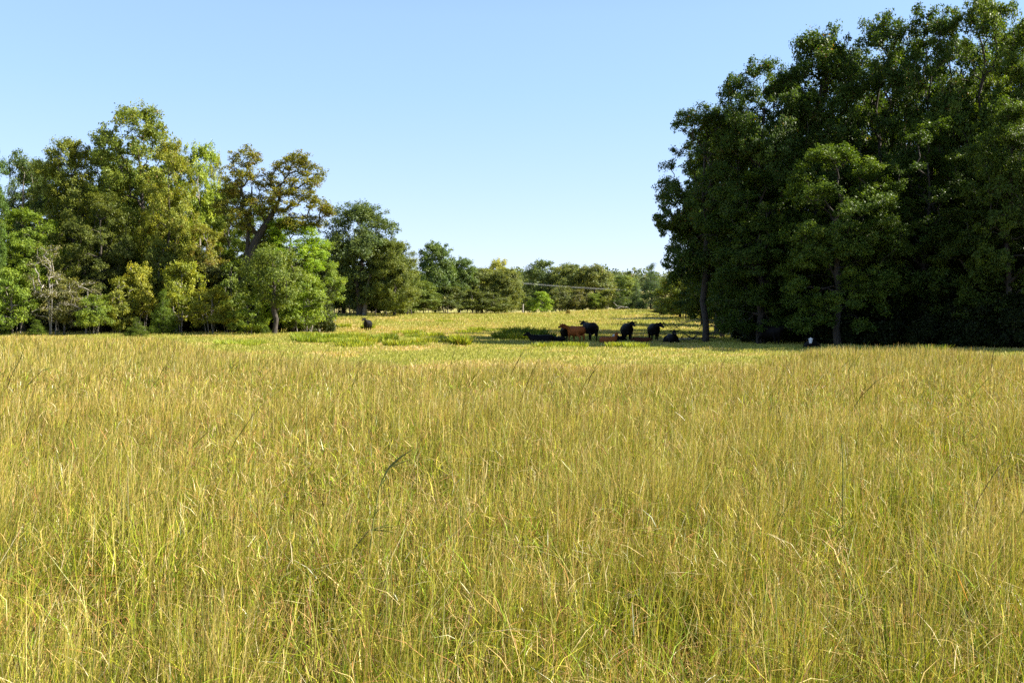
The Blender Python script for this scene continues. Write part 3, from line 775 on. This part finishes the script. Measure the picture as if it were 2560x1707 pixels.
def weed(px, D, k, s, col, label, group='green weed patches on the pasture', sx=1):
    x, y = at(px, D); o = link('weed_clump', WM[k], None, (x, y, gz(x, y)))
    o.scale = (s * sx, s, s); o.rotation_euler.z = _rw.uniform(0, 6); o.color = tuple(col) + (0.05,)
    tag(o, label, 'weeds', group)
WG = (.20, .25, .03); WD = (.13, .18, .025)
weed(1152, 62, 1, 1.0, WG, 'tall feathery weed clump standing alone left of the herd')
weed(1140, 66, 0, 1.2, WG, 'low weeds just left behind the tall feathery clump')
for px, D, k, s in ((585, 62, 2, 1.2), (615, 61, 2, 1.0), (560, 63, 0, .8), (640, 64, 0, .8)):
    weed(px, D, k, s, (.22, .28, .05), 'low green weeds in the long patch in front of the small free standing tree', 'left low weed patch')
for k in range(38):
    px = _rw.uniform(750, 1075); D = 84 - 28 * _rw.random() * (0.5 + .5 * abs(math.sin(px * .02)))
    weed(px, D, _rw.choice([0, 0, 2]), _rw.uniform(.55, 1.25), (.15, .21, .025) if k % 3 else (.22, .26, .04), 'green weeds in the wide patch below the lone black cow', 'wide middle weed patch')
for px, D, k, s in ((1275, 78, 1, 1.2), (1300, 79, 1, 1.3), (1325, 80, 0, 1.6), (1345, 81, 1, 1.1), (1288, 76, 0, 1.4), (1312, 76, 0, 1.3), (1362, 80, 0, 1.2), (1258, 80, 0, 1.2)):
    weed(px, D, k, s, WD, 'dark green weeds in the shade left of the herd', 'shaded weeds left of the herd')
for px, D in ((1408, 58), (1440, 57), (1545, 57), (1562, 57), (1590, 56), (1365, 56)):
    weed(px, D, 0, .9, WG, 'small green weed tuft in the sunny strip in front of the herd', 'weed tufts in front of the herd')
for px, D in ((1010, 92), (1075, 84), (1035, 86), (860, 125), (920, 122), (1110, 140), (1190, 105), (1222, 108), (1245, 104), (1170, 95)):
    weed(px, D, _rw.choice([0, 2]), 1.2, WG, 'scattered green weed tuft on the far pasture', 'weed tufts on the far pasture')
for px, D in ((2335, 42),):
    weed(px, D, 1, .8, (.10, .15, .02), 'green weeds rising from the tall grass before the dark grove', 'weeds before the dark grove')

# prominent dark seed stalks in the near grass
def seed_stalk(px, D, pts, label, n=4):
    x, y = at(px, D); rng = np.random.default_rng(int(px)); V, Q, cols, o = [], [], [], 0
    root = empty('grass_stalk', (x, y, gz(x, y)))
    tag(root, label, 'grass stalk')
    pts = np.array([(a, 0, b) for a, b in pts], float)
    pal = plain_stalk
    v, q = tubes(pts[:-1], pts[1:], np.linspace(.005, .003, len(pts))[:-1], np.linspace(.005, .003, len(pts))[1:], 5)
    link('stem', mesh_np('stem', v, q, mat=pal, smooth=True), root)
    for k in range(n):
        i = len(pts) - 2 - (k % 3); p = pts[i]; d = pts[min(i + 1, len(pts) - 1)] - p; d /= np.linalg.norm(d)
        sd_ = rng.normal(0, .25, 3); L = rng.uniform(.05, .13)
        a = [p]; 
        for s in range(4): a.append(a[-1] + (d + sd_ * .5 + [.1 * s, 0, -.07 * s]) * L / 4)
        a = np.array(a); v, q = tubes(a[:-1], a[1:], [.002, .0035, .004, .003], [.0035, .004, .003, .001], 4)
        link('seed_head', mesh_np('seed_head', v, q, mat=pal, smooth=True), root)
plain_stalk = plain_mat('dry_stalk', (.11, .13, .02), (.20, .20, .035), .7, 30)
seed_stalk(893, 5.0, [(0, 0), (.02, .2), (.05, .45), (.08, .7), (.11, .86), (.15, .95), (.2, .99)], 'tall dark bundled seed stalk left of centre in the near grass', 7)
seed_stalk(762, 8.6, [(0, 0), (.0, .4), (.01, .8), (.02, 1.1)], 'thin upright dark green stalk left of the tall bundled one', 2)
seed_stalk(840, 5.2, [(0, 0), (.03, .3), (.09, .5), (.17, .6), (.27, .63)], 'dark stalk arching right beside the tall bundled one', 4)
seed_stalk(20, 13, [(0, 0), (.1, .5), (.25, .85), (.45, 1.05), (.6, 1.08)], 'dark stalk arching right near the left edge', 4)
seed_stalk(2480, 5.8, [(0, 0), (.1, .4), (.28, .75), (.5, .95)], 'dark slanting stalk at the right edge', 3)
seed_stalk(2110, 6.0, [(0, 0), (0, .4), (.0, .8), (-.01, 1.0)], 'straight green stalk in the lower right of the near grass', 1)

# ------------------------------------------------------------------ cattle
import bmesh
_SPH = {}
def sphere_template(seg):
    if seg not in _SPH:
        b = bmesh.new(); bmesh.ops.create_uvsphere(b, u_segments=seg, v_segments=seg // 2 + 2, radius=1); bmesh.ops.triangulate(b, faces=b.faces)
        _SPH[seg] = (np.array([v.co[:] for v in b.verts]), np.array([[v.index for v in f.verts] for f in b.faces])); b.free()
    return _SPH[seg]
def ell(acc, c, r, rot=None, seg=12):
    v, f = sphere_template(seg)
    acc.append((v * np.array(r) + np.array(c), f))
def chain(bm, pts, rs, fy=1.0):
    for (a, b, r0, r1) in zip(pts[:-1], pts[1:], rs[:-1], rs[1:]):
        a, b = Vector(a), Vector(b); L = (b - a).length; n = max(2, int(L / (min(r0, r1) * .45)))
        for k in range(n + 1):
            f = k / n; r = r0 * (1 - f) + r1 * f; ell(bm, a.lerp(b, f), (r, r * fy, r), None, 8)
def cow_mesh(name, body, face=None, pose='stand', head=(1.25, 0, 1.42), look=(1, 0, -.35), size=1.0, legs=0.0):
    bm = []; lie = pose == 'lie'
    dz = -.60 if lie else 0
    rings = [(-.98, 1.12, .10, .14), (-.88, 1.08, .22, .26), (-.7, 1.05, .29, .33), (-.4, 1.0, .34, .37), (0, .95, .39, .41), (.3, .96, .37, .41),
             (.55, 1.0, .30, .39), (.75, 1.03, .22, .31), (.9, 1.04, .13, .20)]
    for (x0, z0, w0, h0), (x1, z1, w1, h1) in zip(rings[:-1], rings[1:]):
        for k in range(4):
            f = k / 4; g = lambda a, b: a * (1 - f) + b * f
            ell(bm, (g(x0, x1), 0, g(z0, z1) + dz), (.14, g(w0, w1) * (1.08 if lie else 1), g(h0, h1) * (.92 if lie else 1)), None, 16)
    hp = Vector(head); lk = Vector(look).normalized()
    hd = hp + Vector((0, 0, dz))
    chain(bm, [(.55, 0, 1.1 + dz), (.85, 0, 1.14 + dz), hd - lk * .02 + Vector((0, 0, -.04))], [.27, .21, .125], .8)
    ell(bm, (.72, 0, .78 + dz), (.18, .13, .2))
    # head
    m1 = hd + lk * .14; m2 = hd + lk * .30; m3 = hd + lk * .43
    chain(bm, [hd, m1, m2, m3], [.125, .115, .088, .085])
    chain(bm, [hd + Vector((0, 0, -.06)) + lk * .06, m2 + Vector((0, 0, -.05))], [.10, .06])
    side = lk.cross(Vector((0, 0, 1))).normalized(); up = side.cross(lk).normalized()
    for s in (-1, 1):
        b0 = hd + side * s * .10 + up * .05
        chain(bm, [b0, b0 + side * s * .13 + up * .03, b0 + side * s * .24 + up * .01], [.028, .05, .024])
    ell(bm, hd + up * .10, (.06, .06, .07))
    # legs
    if not lie:
        for s in (-1, 1):
            k = legs * s
            chain(bm, [(.58, s * .19, .95), (.56, s * .20, .72), (.60 + k, s * .18, .43), (.60 + k * 1.3, s * .18, .13), (.63 + k * 1.3, s * .18, .045)], [.15, .10, .058, .042, .058])
            chain(bm, [(-.68, s * .17, 1.0), (-.56, s * .22, .74), (-.82 - k, s * .20, .47), (-.76 - k * 1.3, s * .20, .13), (-.72 - k * 1.3, s * .20, .045)], [.22, .15, .062, .046, .06])
        ell(bm, (-.45, 0, .60), (.15, .12, .10))
        chain(bm, [(-1.0, 0, 1.22), (-1.06, 0, 1.0), (-1.07, 0, .72), (-1.06, 0, .5), (-1.05, 0, .38)], [.045, .03, .024, .045, .03])
    else:
        for s in (-1, 1):
            chain(bm, [(.6, s * .2, .35), (.85, s * .24, .12), (.62, s * .30, .07), (.42, s * .30, .06)], [.13, .085, .055, .05])
            chain(bm, [(-.6, s * .28, .35), (-.25, s * .42, .16), (-.62, s * .46, .09), (-.35, s * .50, .06)], [.22, .13, .07, .05])
        chain(bm, [(-1.0, 0, .55), (-1.1, .1, .3), (-1.05, .25, .06), (-.9, .35, .05)], [.045, .03, .03, .035])
    vs, fs, n0 = [], [], 0
    for v_, f_ in bm: vs.append(v_); fs.append(f_ + n0); n0 += len(v_)
    me = mesh_np('tmp', np.concatenate(vs), np.concatenate(fs))
    o = bpy.data.objects.new('tmp', me); C.objects.link(o)
    md = o.modifiers.new('r', 'REMESH'); md.mode = 'VOXEL'; md.voxel_size = .026; md.use_smooth_shade = True
    sm_ = o.modifiers.new('s', 'SMOOTH'); sm_.factor = .6; sm_.iterations = 4
    dg = bpy.context.evaluated_depsgraph_get(); ev = o.evaluated_get(dg)
    out = bpy.data.meshes.new_from_object(ev); out.name = name
    bpy.data.objects.remove(o); bpy.data.meshes.remove(me)
    n = len(out.vertices); co = np.empty(n * 3); out.vertices.foreach_get('co', co); co = co.reshape(-1, 3)
    col = np.tile(np.array(body + (1,), np.float32), (n, 1))
    col[:, :3] *= (1 - .35 * sm((.55 - co[:, 2]) / .5))[:, None] if body[0] > .1 else 1
    rel = co - np.array(hd); al = rel @ np.array(lk); rad = np.linalg.norm(rel - al[:, None] * np.array(lk), axis=1)
    sd1 = rel @ np.array(side); upd = rel @ np.array(up)
    if face is not None:
        msk = (al > -.02) & (rad < .16) & (np.abs(sd1) < .13); col[msk, :3] = face
    col[(al > .42) & (rad < .12), :3] = (.05, .035, .03) if face is None or body[0] < .1 else (.45, .25, .2)
    for s in (-1, 1):
        eye = np.array([.12, s * .10, .045]); dd = np.stack([al, sd1, upd], 1) - eye
        col[np.linalg.norm(dd, axis=1) < .03, :3] = (.01, .008, .006)
    if not lie:
        col[co[:, 2] < .05, :3] = (.03, .025, .02)
    a = out.attributes.new('col', 'FLOAT_COLOR', 'POINT'); a.data.foreach_set('color', col.astype(np.float32).ravel())
    out.materials.clear(); out.materials.append(M_HIDE)
    return out
BLK = (.006, .005, .005); RED = (.30, .085, .020); DRED = (.10, .03, .015); WHT = (.75, .72, .68)
def cow(me, px, D, face_deg, label, cat='cow', size=1.0, group='herd resting in the shade', dz=0, name='cow'):
    x, y = at(px, D); o = link(name, me, None, (x, y, gz(x, y) + dz)); o.scale = (size, size * 1.14, size)
    o.rotation_euler.z = math.radians(face_deg); tag(o, label, cat, group); return o
# heading: 0 = facing right in the photo, -90 = facing the camera, 180 = facing left, 90 = facing away
m_lone = cow_mesh('cow', BLK, None, 'stand', (1.05, -.16, 1.50), (.85, -.35, -.35))
cow(m_lone, 919, 112, -90, 'black cow standing alone on the open pasture left of the herd', size=1.04, group=None)
m_st1 = cow_mesh('cow', BLK, None, 'stand', (1.10, .20, 1.38), (.85, .30, -.35), legs=.05)
cow(m_st1, 1568, 72.5, -92, 'black cow standing with raised head right of the red calf', size=1.05)
m_st2 = cow_mesh('cow', BLK, None, 'stand', (1.08, .26, 1.32), (.85, .4, -.45), legs=-.04)
cow(m_st2, 1635, 73, -92, 'black cow standing at the right end of the standing cattle', size=1.03)
m_back = cow_mesh('cow', BLK, None, 'stand', (1.22, 0, 1.36), (1, .1, -.3))
cow(m_back, 1474, 74.5, 106, 'black cow seen from behind right of the red cow', size=1.08)
m_red = cow_mesh('cow', RED, None, 'stand', (.92, .56, 1.42), (-.3, .95, -.4), legs=.04)
cow(m_red, 1440, 72, 122, 'red brown cow looking back at the camera in the middle of the herd', size=.92)
m_dk = cow_mesh('cow', BLK, (.16, .05, .02), 'stand', (1.16, 0, 1.30), (1, 0, -.5))
cow(m_dk, 1413, 73.6, -100, 'dark cow with reddish poll standing behind the head of the red brown one', size=.88)
m_lie_l = cow_mesh('cow', BLK, None, 'lie', (1.10, 0, 1.44), (.9, -.3, -.35))
cow(m_lie_l, 1353, 71, 172, 'black cow lying at the left end of the herd', size=.86)
m_lie2 = cow_mesh('calf', BLK, None, 'lie', (1.05, .1, 1.38), (.8, .5, -.35))
cow(m_lie2, 1390, 72, 160, 'small black calf lying left of the red brown cow', 'calf', .68, name='calf')
m_redc = cow_mesh('calf', RED, None, 'lie', (1.00, -.05, 1.62), (.75, -.4, -.45))
cow(m_redc, 1521, 70.3, -42, 'red calf lying with raised head in front of the herd', 'calf', .72, name='calf')
m_wht = cow_mesh('calf', BLK, WHT, 'lie', (1.02, 0, 1.42), (.9, 0, -.6))
cow(m_wht, 1548, 71.6, -125, 'calf with a white face lying right behind the red calf', 'calf', .72, name='calf')
m_dr = cow_mesh('calf', DRED, None, 'lie', (1.05, 0, 1.2), (1, 0, -.7))
cow(m_dr, 1606, 71.5, 170, 'dark reddish calf lying low between the two standing black cows', 'calf', .6, name='calf')
m_ears = cow_mesh('cow', BLK, None, 'lie', (1.02, 0, 1.50), (1, .02, -.35))
cow(m_ears, 1680, 70.3, -90, 'black cow lying and facing the camera with both ears spread', size=.95)
m_wf = cow_mesh('cow', BLK, WHT, 'lie', (1.05, 0, 1.36), (.9, 0, -.9))
cow(m_wf, 2029, 56, -110, 'black cow with a white face lying in the black shade of the grove', size=.8)
cow(m_st2, 1926, 63, -60, 'dark cow standing in deep shade left of the white faced one', size=.95)

# ------------------------------------------------------------------ fallen limbs, posts, wires
def limb(px, D, name, label, paths, mat=M_DEAD, r=.06, cat='branch', group=None):
    x, y = at(px, D); V, Q = None, None; rng = np.random.default_rng(int(px * D))
    for pts, rr in paths:
        p = np.array(pts, float); n = 5 * (len(p) - 1) + 1; t = np.linspace(0, len(p) - 1, n)
        pp = np.stack([np.interp(t, range(len(p)), p[:, i]) for i in range(3)], 1)
        pp[1:-1] += rng.normal(0, .035, (n - 2, 3))
        rad = np.linspace(rr, rr * .3, n)
        v, q = tubes(pp[:-1], pp[1:], rad[:-1], rad[1:], 6)
        if V is None: V, Q = v, q
        else: Q = np.concatenate([Q, q + len(V)]); V = np.concatenate([V, v])
    o = link(name, mesh_np(name, V, Q, mat=mat, smooth=True), None, (x, y, gz(x, y))); tag(o, label, cat, group); return o
def fan(x0, z0, ang, L, n, seed, depth=2, r=.05):
    """a forked dead bough as polylines from (x0,z0)"""
    rg = random.Random(seed); out = []
    def go(p, a, b, l, r, d):
        pts = [p]; q = p
        for k in range(3):
            a += rg.uniform(-.18, .18); b += rg.uniform(-.25, .25)
            q = (q[0] + math.cos(a) * math.cos(b) * l / 3, q[1] + math.sin(b) * l / 3, max(.04, q[2] + math.sin(a) * l / 3)); pts.append(q)
            if d > 0 and k < 3: go(q, a + rg.uniform(-.75, .75), b + rg.uniform(-.6, .6), l * rg.uniform(.4, .65), r * .5, d - 1)
        out.append((pts, r))
    go((x0, 0, z0), ang, 0, L, r, depth); return out
limb(1790, 74, 'fallen_branch', 'long dark fallen bough arching left over the sandy patch', fan(0, .35, math.pi + .05, 2.9, 3, 5, 3, .07), M_BARK)
limb(1850, 73, 'fallen_branch', 'second fallen bough reaching out of the shade of the grove', fan(0, 1.0, math.pi + .35, 3.2, 3, 8, 3, .08), M_BARK)
limb(1745, 76, 'fallen_branch', 'tangle of fine dead twigs at the tip of the fallen boughs', fan(0, .05, math.pi - .45, 1.8, 3, 12, 3, .04), M_BARK)
limb(1880, 76, 'fallen_branch', 'grey dead boughs leaning against the shaded trunks of the grove', fan(0, 1.6, math.pi + .2, 4.2, 3, 21, 3, .07), M_BARKP)
limb(1572, 196, 'dead_limb', 'bleached forked limb lying by the far bushes', fan(0, .9, math.pi + .25, 2.2, 3, 31, 2, .12), M_DEAD, cat='dead limb')
limb(1585, 197, 'dead_limb', 'bleached log lying flat behind the forked limb', [([(-3, 0, .3), (-1, 0, .35), (1.2, 0, .25)], .14)], M_DEAD, cat='dead limb')
def post(px, D, h, r, label, mat=M_DEAD):
    x, y = at(px, D); pts = np.array([(0, 0, -.3), (0, 0, h * .5), (.02, 0, h), (.02, 0, h + .03)])
    V, Q = tubes(pts[:-1], pts[1:], [r, r * .97, r * .93], [r * .97, r * .93, r * .3], 10)
    o = link('fence_post', mesh_np('fence_post', V, Q, mat=mat, smooth=True), None, (x, y, gz(x, y))); tag(o, label, 'fence post', 'weathered fence posts'); return o
post(1307, 186, 1.9, .16, 'grey weathered post in the gap of the far tree line')
post(1597, 192, 1.5, .14, 'pale weathered post below the conical cedar')
post(1572, 193, 1.2, .12, 'short pale post among the bleached limbs')
post(1608, 193, 1.0, .12, 'short pale post right of the one below the cedar')
# thin stems under the far trees, seen against the bright pasture behind
def sapling(px, D, h, lean):
    x, y = at(px, D); pts = np.array([(0, 0, -.2), (lean * .3, 0, h * .4), (lean, 0, h)])
    V, Q = tubes(pts[:-1], pts[1:], [.13, .10], [.10, .06], 6)
    v2, q2 = tubes([pts[1], pts[1]], [(lean * .3 + .7, .2, h * .9), (lean * .3 - .6, -.2, h * .85)], [.06, .05], [.03, .02], 5)
    o = link('bare_sapling', mesh_np('bare_sapling', np.concatenate([V, v2]), np.concatenate([Q, q2 + len(V)]), mat=M_BARK, smooth=True), None, (x, y, gz(x, y)))
    tag(o, 'thin bare stem under the end trees of the left wood', 'sapling', 'bare stems beside the thick pale trunk')
_rs = random.Random(9)
for px in (812, 822, 836, 848, 862, 876, 884, 928, 938, 952, 966, 976, 982, 992, 1004, 1018, 1030):
    sapling(px, 164 + _rs.uniform(-3, 5), _rs.uniform(3.0, 4.2), _rs.uniform(-.8, .8))
trunk_piece(899, 158, [(0, 0, -.3), (.05, 0, 1.5), (-.1, 0, 3.2), (-.6, 0, 6)], [.6, .5, .42, .3], 'tree_trunk', 'thick dark trunk at the end of the left wood', M_BARK, 'trunk')
trunk_piece(908, 158, [(0, 0, -.3), (.35, 0, 1.8), (.5, 0, 3.8), (1.2, 0, 6.5)], [.42, .35, .3, .2], 'tree_trunk', 'pale forked trunk leaning right beside the thick dark one', M_BARKP, 'trunk')

def pole(px, D, h):
    x, y = at(px, D); z = gz(x, y); r = empty('utility_pole', (x, y, z))
    V, Q = tubes([(0, 0, -.5)], [(0, 0, h)], [.17], [.12], 10); link('shaft', mesh_np('shaft', V, Q, mat=M_BARKP, smooth=True), r)
    V, Q = tubes([(-.1, -1.2, h - .4)], [(-.1, 1.2, h - .4)], [.07], [.07], 4); link('crossarm', mesh_np('crossarm', V, Q, mat=M_BARKP), r)
    return r, (x, y, z + h - .3)
pa, A = pole(1150, 228, 9.6); tag(pa, 'wooden utility pole hidden in the far tree line left of the gap', 'utility pole', 'utility poles')
pb, B = pole(1760, 222, 3.9 + 1.2); tag(pb, 'wooden utility pole hidden behind the grove end', 'utility pole', 'utility poles')
pw = empty('power_line', A); tag(pw, 'sagging pale power wires crossing the gap in the far tree line', 'power line')
for k, dy in enumerate((-1.1, 0, 1.1)):
    n = 24; t = np.linspace(0, 1, n)[:, None]
    P = np.array(B) - np.array(A); pts = t * P + np.array([0, dy, [0, .25, .1][k]]) + np.concatenate([np.zeros((n, 2)), -3.2 * t * (1 - t)], 1)
    V, Q = tubes(pts[:-1], pts[1:], [.016] * (n - 1), [.016] * (n - 1), 5)
    link('wire', mesh_np('wire', V, Q, mat=M_WIRE, smooth=True), pw)

print('objects', len(bpy.data.objects))
